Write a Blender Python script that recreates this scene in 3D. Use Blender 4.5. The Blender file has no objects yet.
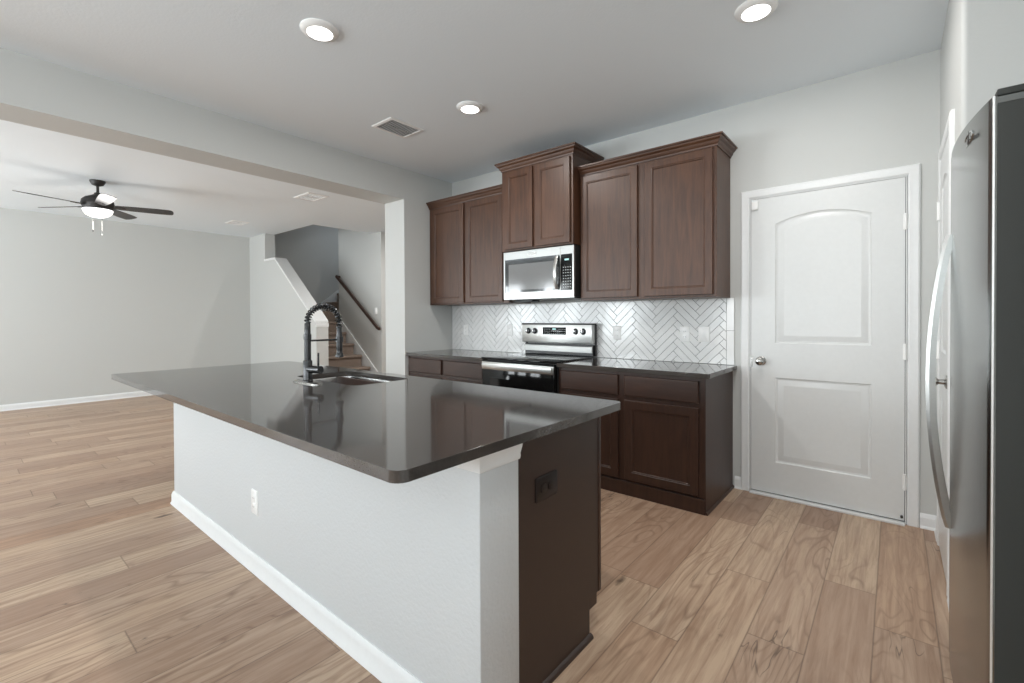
import bpy, bmesh, math, random
from mathutils import Vector, Matrix
from mathutils.geometry import tessellate_polygon
random.seed(7)
sc = bpy.context.scene
COL = sc.collection
PI = math.pi

# ------------------------------------------------------------------ camera, world, light, exposure
CAM_H = 1.2295
yaw, pit, rol = math.radians(39.6122), math.radians(-0.5289), math.radians(-0.2392)
fw = Vector((-math.sin(yaw)*math.cos(pit), math.cos(yaw)*math.cos(pit), math.sin(pit)))
rt = Vector((math.cos(yaw), math.sin(yaw), 0)); up = rt.cross(fw)
r2 = rt*math.cos(rol)+up*math.sin(rol); u2 = -rt*math.sin(rol)+up*math.cos(rol)
cam_d = bpy.data.cameras.new('camera'); cam = bpy.data.objects.new('camera', cam_d); COL.objects.link(cam)
m3 = Matrix((r2, u2, -fw)).transposed()
cam.matrix_world = Matrix.Translation((0, 0, CAM_H)) @ m3.to_4x4()
cam_d.sensor_width = 36; cam_d.lens = 462.59/1024*36
cam_d.shift_y = -(341.5-322.1)/1024
cam_d.clip_start = .02
sc.camera = cam

world = bpy.data.worlds.new('world'); sc.world = world; world.use_nodes = True
wn = world.node_tree.nodes['Background']
wn.inputs['Color'].default_value = (.86, .93, 1, 1); wn.inputs['Strength'].default_value = 1.2

H = 2.742; D = 3.5825; XW = -3.83; XI = -4.155; XF = -9.266; XE = .195; YS = -3.4; JY = 2.9218; HZ = 2.437; XR = 1.06
# daylight through the windows of the south wall (behind the camera): x0, x1, z0, z1, watts
WINDOWS = [(-8.75, -7.75, .7, 2.25, 86), (-7.25, -6.25, .7, 2.25, 86), (-5.75, -4.75, .7, 2.25, 86), (-3.1, -.5, .75, 2.25, 90)]
def area(name, loc, rot, sx, sy, w, col=(1, 1, 1), spread=180):
    l = bpy.data.lights.new(name, 'AREA'); l.shape = 'RECTANGLE'; l.size = sx; l.size_y = sy; l.energy = w; l.color = col
    l.spread = math.radians(spread)
    o = bpy.data.objects.new(name, l); COL.objects.link(o); o.location = loc; o.rotation_euler = rot
    return o
for i, (a, b, c, d, w) in enumerate(WINDOWS):
    area('window_daylight', ((a+b)/2, YS-.08, (c+d)/2), (PI/2+math.radians(45 if c > .72 else 28), 0, 0), b-a-.08, d-c-.08, w, (.9, .97, 1))
ADDED_WIN = (-2.7, -.5, .95, 2.2)  # unseen window, added to brighten the kitchen ceiling and side wall
area('window_daylight', (XR+.08, (ADDED_WIN[0]+ADDED_WIN[1])/2, (ADDED_WIN[2]+ADDED_WIN[3])/2), (PI/2+math.radians(30), 0, PI/2), 2.1, 1.15, 42, (.9, .97, 1))  # added fill light shining in through the made-up east opening
sc.view_settings.view_transform = 'Standard'; sc.view_settings.look = 'None'
sc.view_settings.exposure = 0.0; sc.view_settings.gamma = 1; sc.view_settings.use_curve_mapping = False
sc.cycles.use_denoising = True
sc.cycles.max_bounces = 12; sc.cycles.diffuse_bounces = 8; sc.cycles.glossy_bounces = 5
sc.cycles.sample_clamp_indirect = 6

# ------------------------------------------------------------------ mesh helpers
def tag(o, label=None, cat=None, group=None, kind=None):
    if label: o['label'] = label
    if cat: o['category'] = cat
    if group: o['group'] = group
    if kind: o['kind'] = kind
    return o
def wpos(o):
    p = Vector((0, 0, 0))
    while o is not None: p += Vector(o.location); o = o.parent
    return p
def empty(name, loc, label, cat=None, group=None, kind=None):
    o = bpy.data.objects.new(name, None); o.empty_display_size = .1; COL.objects.link(o); o.location = loc
    return tag(o, label, cat, group, kind)

def F_front(y): return lambda u, v, d: Vector((u, y-d, v))       # faces -Y
def F_back(y): return lambda u, v, d: Vector((u, y+d, v))        # faces +Y
def F_east(x): return lambda u, v, d: Vector((x+d, u, v))        # faces +X
def F_west(x): return lambda u, v, d: Vector((x-d, u, v))        # faces -X
def F_up(z): return lambda u, v, d: Vector((u, v, z+d))
def rect(a, b, c, d): return [(a, c), (b, c), (b, d), (a, d)]
def rrect(a, b, c, d, r, n=6):
    out = []
    for cx, cy, t0 in ((b-r, c+r, -90), (b-r, d-r, 0), (a+r, d-r, 90), (a+r, c+r, 180)):
        for i in range(n+1):
            t = math.radians(t0+90*i/n); out.append((cx+r*math.cos(t), cy+r*math.sin(t)))
    return out

class MB:
    def __init__(s): s.bm = bmesh.new()
    def merge(s, b):
        me = bpy.data.meshes.new('tmp'); b.to_mesh(me); b.free(); s.bm.from_mesh(me); bpy.data.meshes.remove(me); return s
    def box(s, x0, x1, y0, y1, z0, z1, bev=0, seg=2):
        b = bmesh.new(); bmesh.ops.create_cube(b, size=1)
        for v in b.verts:
            v.co = Vector((x0 if v.co.x < 0 else x1, y0 if v.co.y < 0 else y1, z0 if v.co.z < 0 else z1))
        if bev: bmesh.ops.bevel(b, geom=b.edges[:], offset=bev, segments=seg, affect='EDGES', profile=.5)
        return s.merge(b)
    def cyl(s, p0, p1, r, r1=None, n=24, cap=True):
        p0, p1 = Vector(p0), Vector(p1); r1 = r if r1 is None else r1
        d = p1-p0; b = bmesh.new()
        bmesh.ops.create_cone(b, cap_ends=cap, segments=n, radius1=r, radius2=r1, depth=d.length)
        q = d.to_track_quat('Z', 'Y').to_matrix().to_4x4()
        bmesh.ops.transform(b, matrix=Matrix.Translation((p0+p1)/2) @ q, verts=b.verts)
        return s.merge(b)
    def lathe(s, prof, c=(0, 0, 0), axis='Z', n=32):
        """prof: (radius, height) pairs; axis Z, -Y or -X"""
        c = Vector(c); b = s.bm; rings = []
        def P(r, h, t):
            if axis == 'Z': return c+Vector((r*math.cos(t), r*math.sin(t), h))
            if axis == '-Y': return c+Vector((r*math.cos(t), -h, r*math.sin(t)))
            if axis == '-X': return c+Vector((-h, r*math.cos(t), r*math.sin(t)))
            return c+Vector((h, r*math.cos(t), r*math.sin(t)))
        for r, h in prof:
            rings.append([b.verts.new(P(0, h, 0))] if r < 1e-6 else [b.verts.new(P(r, h, 2*PI*i/n)) for i in range(n)])
        for a, d in zip(rings, rings[1:]):
            for i in range(n):
                j = (i+1) % n
                if len(a) == 1 and len(d) == 1: continue
                if len(a) == 1: b.faces.new((a[0], d[j], d[i]))
                elif len(d) == 1: b.faces.new((a[i], a[j], d[0]))
                else: b.faces.new((a[i], a[j], d[j], d[i]))
        return s
    def tube(s, pts, r, n=12, cap=True):
        pts = [Vector(p) for p in pts]; b = s.bm; rs = r if isinstance(r, (list, tuple)) else [r]*len(pts)
        prev = None; rings = []
        for i, p in enumerate(pts):
            t = (pts[min(i+1, len(pts)-1)]-pts[max(i-1, 0)]).normalized()
            if prev is None:
                a = Vector((0, 0, 1)) if abs(t.z) < .9 else Vector((1, 0, 0)); nrm = t.cross(a).normalized()
            else: nrm = (prev-t*prev.dot(t)).normalized()
            prev = nrm; bi = t.cross(nrm)
            rings.append([b.verts.new(p+(nrm*math.cos(2*PI*k/n)+bi*math.sin(2*PI*k/n))*rs[i]) for k in range(n)])
        for a, c in zip(rings, rings[1:]):
            for i in range(n): b.faces.new((a[i], a[(i+1) % n], c[(i+1) % n], c[i]))
        if cap: b.faces.new(rings[0][::-1]); b.faces.new(rings[-1])
        return s
    def sweep(s, prof, path, closed=False):
        """prof: list of (out, height); path: list of (point, outdir, updir)"""
        b = s.bm; rings = [[b.verts.new(Vector(p)+Vector(o)*a+Vector(u)*h) for a, h in prof] for p, o, u in path]
        n = len(prof); m = len(rings)
        for k in range(m if closed else m-1):
            A, B = rings[k], rings[(k+1) % m]
            for i in range(n): b.faces.new((A[i], A[(i+1) % n], B[(i+1) % n], B[i]))
        if not closed: b.faces.new(rings[0][::-1]); b.faces.new(rings[-1])
        return s
    def plate(s, F, outer, holes=(), d0=0, d1=None, back=True, side=True):
        b = s.bm; loops = [outer]+list(holes); flat = [p for l in loops for p in l]
        tris = tessellate_polygon([[Vector((p[0], p[1], 0)) for p in l] for l in loops])
        A = [b.verts.new(F(p[0], p[1], d0)) for p in flat]
        for t in tris: b.faces.new([A[i] for i in t])
        if d1 is not None:
            B = [b.verts.new(F(p[0], p[1], d1)) for p in flat]
            if back:
                for t in tris: b.faces.new([B[i] for i in reversed(t)])
            if side:
                k = 0
                for l in loops:
                    n = len(l)
                    for i in range(n):
                        i0, i1 = k+i, k+(i+1) % n; b.faces.new((A[i0], A[i1], B[i1], B[i0]))
                    k += n
        return s
    def rings(s, F, loopf, steps, cap=True):
        """steps: (inset, depth); loopf(inset) -> points of constant count"""
        b = s.bm; R = [[b.verts.new(F(p[0], p[1], d)) for p in loopf(i)] for i, d in steps]
        for A, B in zip(R, R[1:]):
            n = len(A)
            for i in range(n): b.faces.new((A[i], A[(i+1) % n], B[(i+1) % n], B[i]))
        if cap: b.faces.new(R[-1])
        return s
    def build(s, name, mat, parent=None, origin=None, smooth=35):
        bmesh.ops.recalc_face_normals(s.bm, faces=s.bm.faces[:])
        me = bpy.data.meshes.new(name)
        if parent is not None: org = wpos(parent)
        elif origin is not None: org = Vector(origin)
        else: org = Vector((0, 0, 0))
        bmesh.ops.translate(s.bm, vec=-org, verts=s.bm.verts[:])
        s.bm.to_mesh(me); s.bm.free()
        me.materials.append(mat)
        if smooth:
            for p in me.polygons: p.use_smooth = True
            me.set_sharp_from_angle(angle=math.radians(smooth))
        o = bpy.data.objects.new(name, me); COL.objects.link(o)
        if parent is not None: o.parent = parent
        else: o.location = org
        return o
def text_mesh(body, size, mat, name, parent, M, ext=.0008, shear=0):
    cu = bpy.data.curves.new(name, 'FONT'); cu.body = body; cu.size = size; cu.extrude = ext; cu.align_x = 'CENTER'; cu.align_y = 'CENTER'; cu.shear = shear
    t = bpy.data.objects.new('tmp', cu); COL.objects.link(t)
    dg = bpy.context.evaluated_depsgraph_get(); me = bpy.data.meshes.new_from_object(t.evaluated_get(dg))
    bpy.data.objects.remove(t); me.transform(Matrix.Translation(-wpos(parent)) @ M); me.materials.clear(); me.materials.append(mat)
    o = bpy.data.objects.new(name, me); COL.objects.link(o); o.parent = parent
    return o
def copy_tree(o, parent=None):
    c = o.copy(); COL.objects.link(c); c.parent = parent
    for ch in list(o.children): copy_tree(ch, c)
    return c

# ------------------------------------------------------------------ materials
class NT:
    def __init__(s, name):
        s.m = bpy.data.materials.new(name); s.m.use_nodes = True; s.t = s.m.node_tree; s.b = s.t.nodes['Principled BSDF']
    def n(s, typ, **kw):
        x = s.t.nodes.new(typ)
        for k, v in kw.items():
            if k.startswith('i_'): x.inputs[k[2:].replace('_', ' ')].default_value = v
            else: setattr(x, k, v)
        return x
    def l(s, a, b): s.t.links.new(a, b)
    def val(s, x, sock):
        if isinstance(x, (int, float)): sock.default_value = x
        else: s.l(x, sock)
    def math(s, op, a, b=0, c=None, clamp=False):
        x = s.t.nodes.new('ShaderNodeMath'); x.operation = op; x.use_clamp = clamp
        s.val(a, x.inputs[0]); s.val(b, x.inputs[1])
        if c is not None: s.val(c, x.inputs[2])
        return x.outputs[0]
    def mix(s, f, a, b, blend='MIX'):
        x = s.t.nodes.new('ShaderNodeMix'); x.data_type = 'RGBA'; x.blend_type = blend
        s.val(f, x.inputs[0])
        for v, k in ((a, 6), (b, 7)):
            if isinstance(v, (tuple, list)): x.inputs[k].default_value = (*v[:3], 1)
            else: s.l(v, x.inputs[k])
        return x.outputs[2]
    def ramp(s, f, stops, interp='LINEAR'):
        x = s.t.nodes.new('ShaderNodeValToRGB'); e = x.color_ramp; e.interpolation = interp
        while len(e.elements) < len(stops): e.elements.new(.5)
        for el, (p, c) in zip(e.elements, stops):
            el.position = p; el.color = (*c, 1) if isinstance(c, (tuple, list)) else (c, c, c, 1)
        s.l(f, x.inputs[0]); return x.outputs[0]
    def comb(s, x, y, z):
        c = s.t.nodes.new('ShaderNodeCombineXYZ')
        for v, k in ((x, 0), (y, 1), (z, 2)): s.val(v, c.inputs[k])
        return c.outputs[0]
    def noise(s, vec, scale, detail=4, rough=.5, dist=0):
        x = s.n('ShaderNodeTexNoise'); x.inputs['Scale'].default_value = scale; x.inputs['Detail'].default_value = detail
        x.inputs['Roughness'].default_value = rough; x.inputs['Distortion'].default_value = dist
        if vec is not None: s.l(vec, x.inputs['Vector'])
        return x.outputs['Fac']
    def obj(s): return s.n('ShaderNodeTexCoord').outputs['Object']
    def bump(s, h, strength=.2, dist=.01):
        x = s.n('ShaderNodeBump'); x.inputs['Strength'].default_value = strength; x.inputs['Distance'].default_value = dist
        s.l(h, x.inputs['Height']); s.l(x.outputs[0], s.b.inputs['Normal'])
def srgb(r, g, b):
    f = lambda c: c/12.92 if c <= .04045 else ((c+.055)/1.055)**2.4
    return (f(r/255), f(g/255), f(b/255))
def plain(name, col, rough=.5, metal=0, emit=None, es=0, bump=None, coat=0, spec=None):
    t = NT(name); b = t.b
    b.inputs['Base Color'].default_value = (*col, 1); b.inputs['Roughness'].default_value = rough; b.inputs['Metallic'].default_value = metal
    if coat: b.inputs['Coat Weight'].default_value = coat; b.inputs['Coat Roughness'].default_value = .08
    if spec is not None: b.inputs['Specular IOR Level'].default_value = spec
    if emit: b.inputs['Emission Color'].default_value = (*emit, 1); b.inputs['Emission Strength'].default_value = es
    nz = t.noise(t.obj(), bump[0] if bump else 40, 3)
    if bump: t.bump(nz, bump[1], bump[2])
    else:
        c = t.mix(nz, tuple(x*.97 for x in col), tuple(min(1, x*1.03) for x in col)); t.l(c, b.inputs['Base Color'])
    return t.m
M = {}
M['wall'] = plain('wall_paint', (.58, .587, .572), .6, bump=(75, .1, .005))
M['ceiling'] = plain('ceiling_paint', (.83, .885, .925), .85, bump=(70, .14, .006))
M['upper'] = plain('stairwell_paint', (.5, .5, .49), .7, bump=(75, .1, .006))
M['trim'] = plain('trim_paint', (.8, .81, .81), .3)
M['door'] = plain('door_paint', (.71, .72, .715), .3)
M['knee'] = plain('island_paint', (.62, .64, .65), .5, bump=(70, .3, .006))
M['plastic'] = plain('white_plastic', (.9, .9, .89), .3)
M['black'] = plain('black_plastic', (.012, .012, .013), .35)
M['glass_black'] = plain('black_glass', (.006, .006, .006), .07, spec=.22)
M['mw_glass'] = plain('microwave_glass', (.03, .032, .034), .05, coat=.6)
M['mw_mesh'] = plain('microwave_window', (.16, .16, .16), .1, coat=.6)
M['chrome'] = plain('chrome', (.72, .72, .71), .12, 1)
M['nickel'] = plain('satin_nickel', (.42, .41, .39), .24, 1)
M['gun'] = plain('gunmetal', (.07, .07, .072), .26, .85)
M['bronze'] = plain('dark_bronze', (.03, .026, .024), .5, .2)
M['blade'] = plain('fan_blade_black', (.035, .033, .032), .35)
M['lamp'] = plain('lamp_glass', (1, 1, 1), .4, emit=(1, .99, .96), es=6)
M['globe'] = plain('globe_glass', (1, 1, 1), .4, emit=(1, .99, .96), es=1.3)
M['rail'] = plain('rail_wood', (.045, .022, .015), .35)
M['frame_dark'] = plain('appliance_side', (.02, .02, .02), .4)
M['fridge_side'] = plain('fridge_side', (.035, .037, .034), .6, 0, spec=.3, bump=(300, .08, .001))
M['fridge_cap'] = plain('fridge_cap', (.10, .105, .10), .5, 0)
M['vent_dark'] = plain('vent_shadow', (.05, .05, .05), .8)
M['grille'] = plain('grille_grey', (.38, .38, .38), .5)
M['print'] = plain('print_white', (.5, .52, .52), .5)
M['logo'] = plain('logo_dark', (.02, .02, .022), .4)
M['grout'] = plain('grout_grey', (.16, .16, .16), .9)
M['lcd'] = plain('clock_digits', (.3, .5, .5), .5, emit=(.5, .9, .9), es=.5)

def steel(name, col, rough, ax):
    t = NT(name); b = t.b; b.inputs['Metallic'].default_value = 1; 
    mp = t.n('ShaderNodeMapping'); mp.inputs['Scale'].default_value = ax; t.l(t.obj(), mp.inputs[0])
    nz = t.noise(mp.outputs[0], 1, 4, .6)
    t.l(t.mix(nz, tuple(c*.9 for c in col), tuple(min(1, c*1.08) for c in col)), b.inputs['Base Color'])
    t.l(t.math('MULTIPLY_ADD', nz, .12, rough-.06), b.inputs['Roughness'])
    return t.m
M['steel'] = steel('brushed_steel', (.58, .58, .565), .33, (3, 300, 300))
M['steel_mw'] = steel('microwave_steel', (.42, .42, .41), .36, (3, 300, 300))
M['steel_fridge'] = steel('fridge_steel', (.36, .37, .365), .2, (300, 300, 3))
M['steel_trim'] = steel('vent_steel', (.36, .36, .35), .45, (3, 300, 300))
M['strip'] = plain('bright_edge', (.9, .9, .89), .4, .7)  # paler than the door steel, to paint in the corner highlight
M['sink'] = steel('sink_steel', (.55, .54, .53), .25, (200, 4, 4))

def wood(name, c0, c1, rough, coat=.3, ax=(14, 14, 1.2)):
    t = NT(name); b = t.b
    mp = t.n('ShaderNodeMapping'); mp.inputs['Scale'].default_value = ax; t.l(t.obj(), mp.inputs[0])
    a = t.noise(mp.outputs[0], 3, 6, .6, .6); k = t.noise(t.obj(), 2.2, 3, .5)
    f = t.math('ADD', t.math('MULTIPLY', a, .65), t.math('MULTIPLY', k, .4))
    t.l(t.ramp(f, [(.36, c0), (.66, c1)]), b.inputs['Base Color'])
    b.inputs['Roughness'].default_value = rough; b.inputs['Coat Weight'].default_value = coat; b.inputs['Coat Roughness'].default_value = .28
    return t.m
M['cab'] = wood('espresso_cabinet', srgb(58, 34, 21), srgb(88, 57, 38), .42, .08)
M['cabH'] = wood('espresso_cabinet_crossgrain', srgb(58, 34, 21), srgb(88, 57, 38), .42, .08, ax=(1.2, 14, 14))
M['base'] = wood('espresso_base_cabinet', srgb(44, 26, 18), srgb(62, 39, 28), .42, .06)
M['baseH'] = wood('espresso_base_crossgrain', srgb(44, 26, 18), srgb(62, 39, 28), .42, .06, ax=(1.2, 14, 14))
M['panel'] = plain('espresso_panel', srgb(58, 44, 38), .4)
M['toe'] = plain('toe_kick', srgb(30, 20, 17), .5)

def quartz():
    t = NT('dark_quartz'); b = t.b; o = t.obj()
    n1 = t.noise(o, 220, 2, .6); n2 = t.noise(o, 2.5, 6, .6, 1.5)
    vein = t.ramp(t.math('ABSOLUTE', t.math('SUBTRACT', n2, .5)), [(0, .6), (.006, 0)])
    wide = t.ramp(t.noise(o, 1.1, 3), [(.5, 0), (.62, 1)])
    vv = t.math('MULTIPLY', vein, wide)
    base = t.mix(n1, srgb(52, 48, 46), srgb(78, 74, 71))
    t.l(t.mix(vv, base, srgb(140, 136, 130)), b.inputs['Base Color'])
    b.inputs['Roughness'].default_value = .07; b.inputs['IOR'].default_value = 1.85
    return t.m
M['quartz'] = quartz()
def tile():
    t = NT('glazed_tile'); b = t.b; o = t.obj()
    nz = t.noise(o, 9, 3); 
    t.l(t.mix(nz, (.74, .74, .735), (.86, .86, .85)), b.inputs['Base Color'])
    b.inputs['Roughness'].default_value = .14
    t.bump(t.noise(o, 16, 2), .22, .005); return t.m
M['tile'] = tile()
def carpet():
    t = NT('brown_carpet'); b = t.b; o = t.obj()
    n = t.noise(o, 90, 4, .8)
    t.l(t.ramp(n, [(.3, srgb(104, 92, 82)), (.7, srgb(178, 158, 144))]), b.inputs['Base Color']); b.inputs['Roughness'].default_value = 1
    t.bump(n, .8, .02); return t.m
M['carpet'] = carpet()
def floor_mat():
    t = NT('oak_planks'); b = t.b; o = t.obj()
    s = t.n('ShaderNodeSeparateXYZ'); t.l(o, s.inputs[0]); X, Y = s.outputs[0], s.outputs[1]
    px = t.math('DIVIDE', t.math('ADD', X, .44+19), .19); row = t.math('FLOOR', px); fx = t.math('FRACT', px)
    w = t.n('ShaderNodeTexWhiteNoise', noise_dimensions='1D'); t.l(row, w.inputs['W']); r1 = w.outputs['Value']
    py = t.math('ADD', t.math('DIVIDE', Y, 1.25), t.math('MULTIPLY', r1, 13)); colu = t.math('FLOOR', py); fy = t.math('FRACT', py)
    w2 = t.n('ShaderNodeTexWhiteNoise', noise_dimensions='2D'); t.l(t.comb(row, colu, 0), w2.inputs['Vector']); r2_ = w2.outputs['Value']
    w3 = t.n('ShaderNodeTexWhiteNoise', noise_dimensions='2D'); t.l(t.comb(colu, row, 0), w3.inputs['Vector']); r3_ = w3.outputs['Value']
    base = t.ramp(r2_, [(0, srgb(164, 136, 116)), (.3, srgb(178, 151, 129)), (.6, srgb(188, 162, 139)), (.85, srgb(199, 174, 149)), (1, srgb(174, 138, 111))])
    off = t.math('MULTIPLY', r3_, 37)
    v1 = t.comb(t.math('MULTIPLY', X, 26), t.math('MULTIPLY', Y, 1.5), off)
    grain = t.noise(v1, 1.6, 7, .65, .5)
    v2 = t.comb(t.math('MULTIPLY', X, 4.2), t.math('MULTIPLY', Y, .9), off)
    rings = t.noise(v2, 1.1, 2, .45, .4)
    saw = t.math('FRACT', t.math('MULTIPLY', rings, 16))
    line = t.ramp(saw, [(0, 1), (.18, .0), (.85, 0), (1, 1)])
    lmask = t.ramp(t.noise(v2, .9, 2), [(.42, 0), (.6, 1)])
    c = t.mix(t.ramp(grain, [(.35, .7), (.62, 0)]), base, srgb(142, 110, 88))
    c = t.mix(t.math('MULTIPLY', t.math('MULTIPLY', line, lmask), .5), c, srgb(112, 82, 64))
    # rustic cracks and knots
    v3 = t.comb(t.math('MULTIPLY', X, 13), t.math('MULTIPLY', Y, 1.5), off)
    ck = t.noise(v3, 1.0, 2, .5, .8)
    crack = t.ramp(t.math('ABSOLUTE', t.math('SUBTRACT', ck, .5)), [(0, 1), (.012, 0)])
    cm = t.ramp(t.noise(t.comb(t.math('MULTIPLY', X, 3), t.math('MULTIPLY', Y, 1.3), off), 1.5, 2), [(.60, 0), (.67, 1)])
    c = t.mix(t.math('MULTIPLY', t.math('MULTIPLY', crack, cm), .7), c, srgb(60, 40, 30))
    vo = t.n('ShaderNodeTexVoronoi'); vo.inputs['Scale'].default_value = 1; vo.inputs['Randomness'].default_value = 1
    t.l(t.comb(t.math('MULTIPLY', X, 3.2), t.math('MULTIPLY', Y, 1.0), off), vo.inputs['Vector'])
    knot = t.ramp(t.math('ADD', vo.outputs['Distance'], t.math('MULTIPLY', t.noise(o, 40, 3), .05)), [(.055, 1), (.09, 0)])
    c = t.mix(t.math('MULTIPLY', knot, .85), c, srgb(70, 50, 38))
    ex = t.math('MULTIPLY', t.math('MINIMUM', fx, t.math('SUBTRACT', 1, fx)), .19)
    ey = t.math('MULTIPLY', t.math('MINIMUM', fy, t.math('SUBTRACT', 1, fy)), 1.25)
    e = t.math('MINIMUM', ex, ey); seam = t.ramp(e, [(0, 1), (.0022, 0)])
    c = t.mix(t.math('MULTIPLY', seam, .6), c, srgb(84, 62, 48))
    t.l(c, b.inputs['Base Color'])
    b.inputs['Specular IOR Level'].default_value = .45
    t.l(t.math('MULTIPLY_ADD', grain, .12, .34), b.inputs['Roughness'])
    t.bump(t.math('SUBTRACT', t.math('MULTIPLY', grain, .15), seam), .25, .002)
    return t.m
M['floor'] = floor_mat()

# ------------------------------------------------------------------ room shell
def struct(mb, name, mat, label=None, parent=None):
    o = mb.build(name, mat, parent, smooth=None)
    if parent is None: tag(o, label, kind='structure')
    elif label: o['label'] = label
    return o
struct(MB().plate(F_up(0), rect(XF-.1, XR+.1, YS-.1, 8.2), d0=0, d1=-.12), 'floor', M['floor'], 'oak plank floor running through kitchen and living room')
hole = rect(XF, -7.2, 3.72, 8.0)
struct(MB().plate(F_up(H), rect(XF-.1, XR+.1, YS-.1, 3.7), d0=0, d1=.3).plate(F_up(H), rect(-7.2, XR+.1, 3.7, 8.2), d0=0, d1=.3), 'ceiling', M['ceiling'],
       'light grey textured ceiling over kitchen and living room')
# south wall with window openings
def opening_frame(par, a, b, c, d, y):
    pass
struct(MB().plate(F_front(YS), rect(XF-.1, XR+.1, 0, H), [rect(a, b, c, d) for a, b, c, d, w in WINDOWS], 0, .16), 'wall_south', M['wall'], 'grey wall with windows behind the camera')
for i, (a, b, c, d, w) in enumerate(WINDOWS):
    m = MB(); y0, y1 = YS-.13, YS-.09
    m.box(a, a+.05, y0, y1, c, d).box(b-.05, b, y0, y1, c, d).box(a, b, y0, y1, c, c+.05).box(a, b, y0, y1, d-.05, d)
    m.box((a+b)/2-.03, (a+b)/2+.03, y0, y1, c, d)
    if c > .3: m.box(a, b, y0, y1, (c+d)/2-.02, (c+d)/2+.02)
    struct(m, 'window_%d' % (i+1), M['trim'], 'white framed window in the wall behind the camera')
a, b, c, d = ADDED_WIN; m = MB(); y0, y1 = XR+.09, XR+.13  # frame of the added east window, out of view
m.box(y0, y1, a, a+.05, c, d).box(y0, y1, b-.05, b, c, d).box(y0, y1, a, b, c, c+.05).box(y0, y1, a, b, d-.05, d).box(y0, y1, (a+b)/2-.03, (a+b)/2+.03, c, d)
struct(m, 'window_5', M['trim'], 'white framed window in the wall before the refrigerator')
struct(MB().plate(F_east(XF), rect(YS-.1, 8.2, 0, 5.4), (), 0, -.12), 'wall_west', M['wall'], 'long pale grey far wall of the living room')
# kitchen back wall and pieces
struct(MB().plate(F_front(D), rect(XW-.02, XE+.14, 0, H), (), 0, -.12), 'wall_north', M['wall'], 'light grey kitchen wall behind the cabinets and door')
struct(MB().box(XI, XW, JY, 8.2, 0, H).box(XI, XW, YS, JY, HZ, H), 'wall_divider', M['wall'], 'pale grey wall stub and dropped header between kitchen and living room')
cr = [(XE+.02-.02*math.cos(math.radians(a)), 2.52-.02*math.sin(math.radians(a))) for a in range(0, 91, 15)]
tag(MB().plate(F_up(0), cr+[(XR+.1, 2.5), (XR+.1, 2.62), (XE+.12, 2.62), (XE+.12, D+.02), (XE, D+.02)], (), 0, H).build('wall_alcove', M['wall'], smooth=30), 'grey wall return with rounded corner beside and behind the refrigerator', kind='structure')
struct(MB().plate(F_west(XR), rect(YS-.1, 2.6, 0, H), [rect(*ADDED_WIN)], 0, -.16), 'wall_east', M['wall'], 'grey wall behind the refrigerator')
struct(MB().plate(F_front(8.0), rect(XF, XI, 0, 5.4), (), 0, -.12), 'wall_hall', M['wall'], 'far hall wall behind the stairs')
# handrail wall
WY = 4.78
struct(MB().box(-8.32, -6.92, WY, WY+.12, 0, 5.4).box(-7.04, -6.92, WY+.1, 8.0, 0, H+.3), 'wall_handrail', M['wall'], 'pale wall of the staircase carrying the dark handrail')
# stairwell upper part (above the living ceiling)
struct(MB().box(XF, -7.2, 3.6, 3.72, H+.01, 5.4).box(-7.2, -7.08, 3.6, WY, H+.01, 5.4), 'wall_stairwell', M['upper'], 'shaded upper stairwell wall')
struct(MB().box(XF-.1, -6.8, 3.6, 8.1, 5.4, 5.5), 'ceiling_stairwell', M['ceiling'], 'ceiling high over the stairs')

# staircase half wall: stub + sloped knee wall
hw = empty('wall_staircase', (-6.8, 3.62, 0), 'white sloped half wall beside the carpeted stairs with full height stub', kind='structure')
yh0, yh1 = 3.535, 3.71
poly = [(XF, 0), (-6.802, 0), (-6.802, 1.17), (-8.19, 2.25), (-8.60, 2.25), (-8.60, H), (XF, H)]
MB().plate(F_front(yh0), poly, (), 0, -(yh1-yh0)).build('panel', M['wall'], hw, smooth=None)
# cap boards
def slab_along(pts, y0, y1, th):
    m = MB(); F = F_front(y0); lo = [(x, z) for x, z in pts]
    up_ = [(x, z+th) for x, z in pts]
    m.plate(F, lo+up_[::-1], (), 0, -(y1-y0)); return m
slab_along([(-8.60, 2.25), (-8.185, 2.25), (-6.79, 1.165), (-6.79, 1.125)][:3], yh0-.018, yh1+.012, .032).build('cap', M['trim'], hw, smooth=None)
MB().box(-6.812, -6.785, yh0-.012, yh1+.008, 0, 1.155).build('end_board', M['wall'], hw, smooth=None)
MB().box(-6.79, -6.779, yh0-.02, yh1+.016, 1.10, 1.16, .003).build('cap_molding', M['trim'], hw)

# baseboards
BB = [(0, 0), (.019, 0), (.018, .008), (.013, .016), (.013, .062), (.008, .078), (.004, .085), (0, .085)]
def baseboard(name, p0, p1, out, label, mat='trim', parent=None):
    m = MB().sweep(BB, [(p0, out, (0, 0, 1)), (p1, out, (0, 0, 1))])
    return struct(m, name, M[mat], label, parent)
baseboard('baseboard_west', (XF, YS, 0), (XF, yh0, 0), (1, 0, 0), 'white baseboard along the far living room wall')
baseboard('baseboard_staircase', (XF, yh0, 0), (-6.8, yh0, 0), (0, -1, 0), 'white baseboard under the staircase half wall')
baseboard('baseboard_north', (-.905+.02, D, 0), (-.835, D, 0), (0, -1, 0), 'short white baseboard between base cabinet and door')
baseboard('baseboard_corner', (.115, D, 0), (XE, D, 0), (0, -1, 0), 'short white baseboard right of the white door')
baseboard('baseboard_alcove', (XE, 2.5, 0), (XE, 2.73, 0), (-1, 0, 0), 'short white baseboard beside the refrigerator')
baseboard('baseboard_pantry', (XE, 3.41, 0), (XE, D, 0), (-1, 0, 0), 'short white baseboard beside narrow white door')
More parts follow.
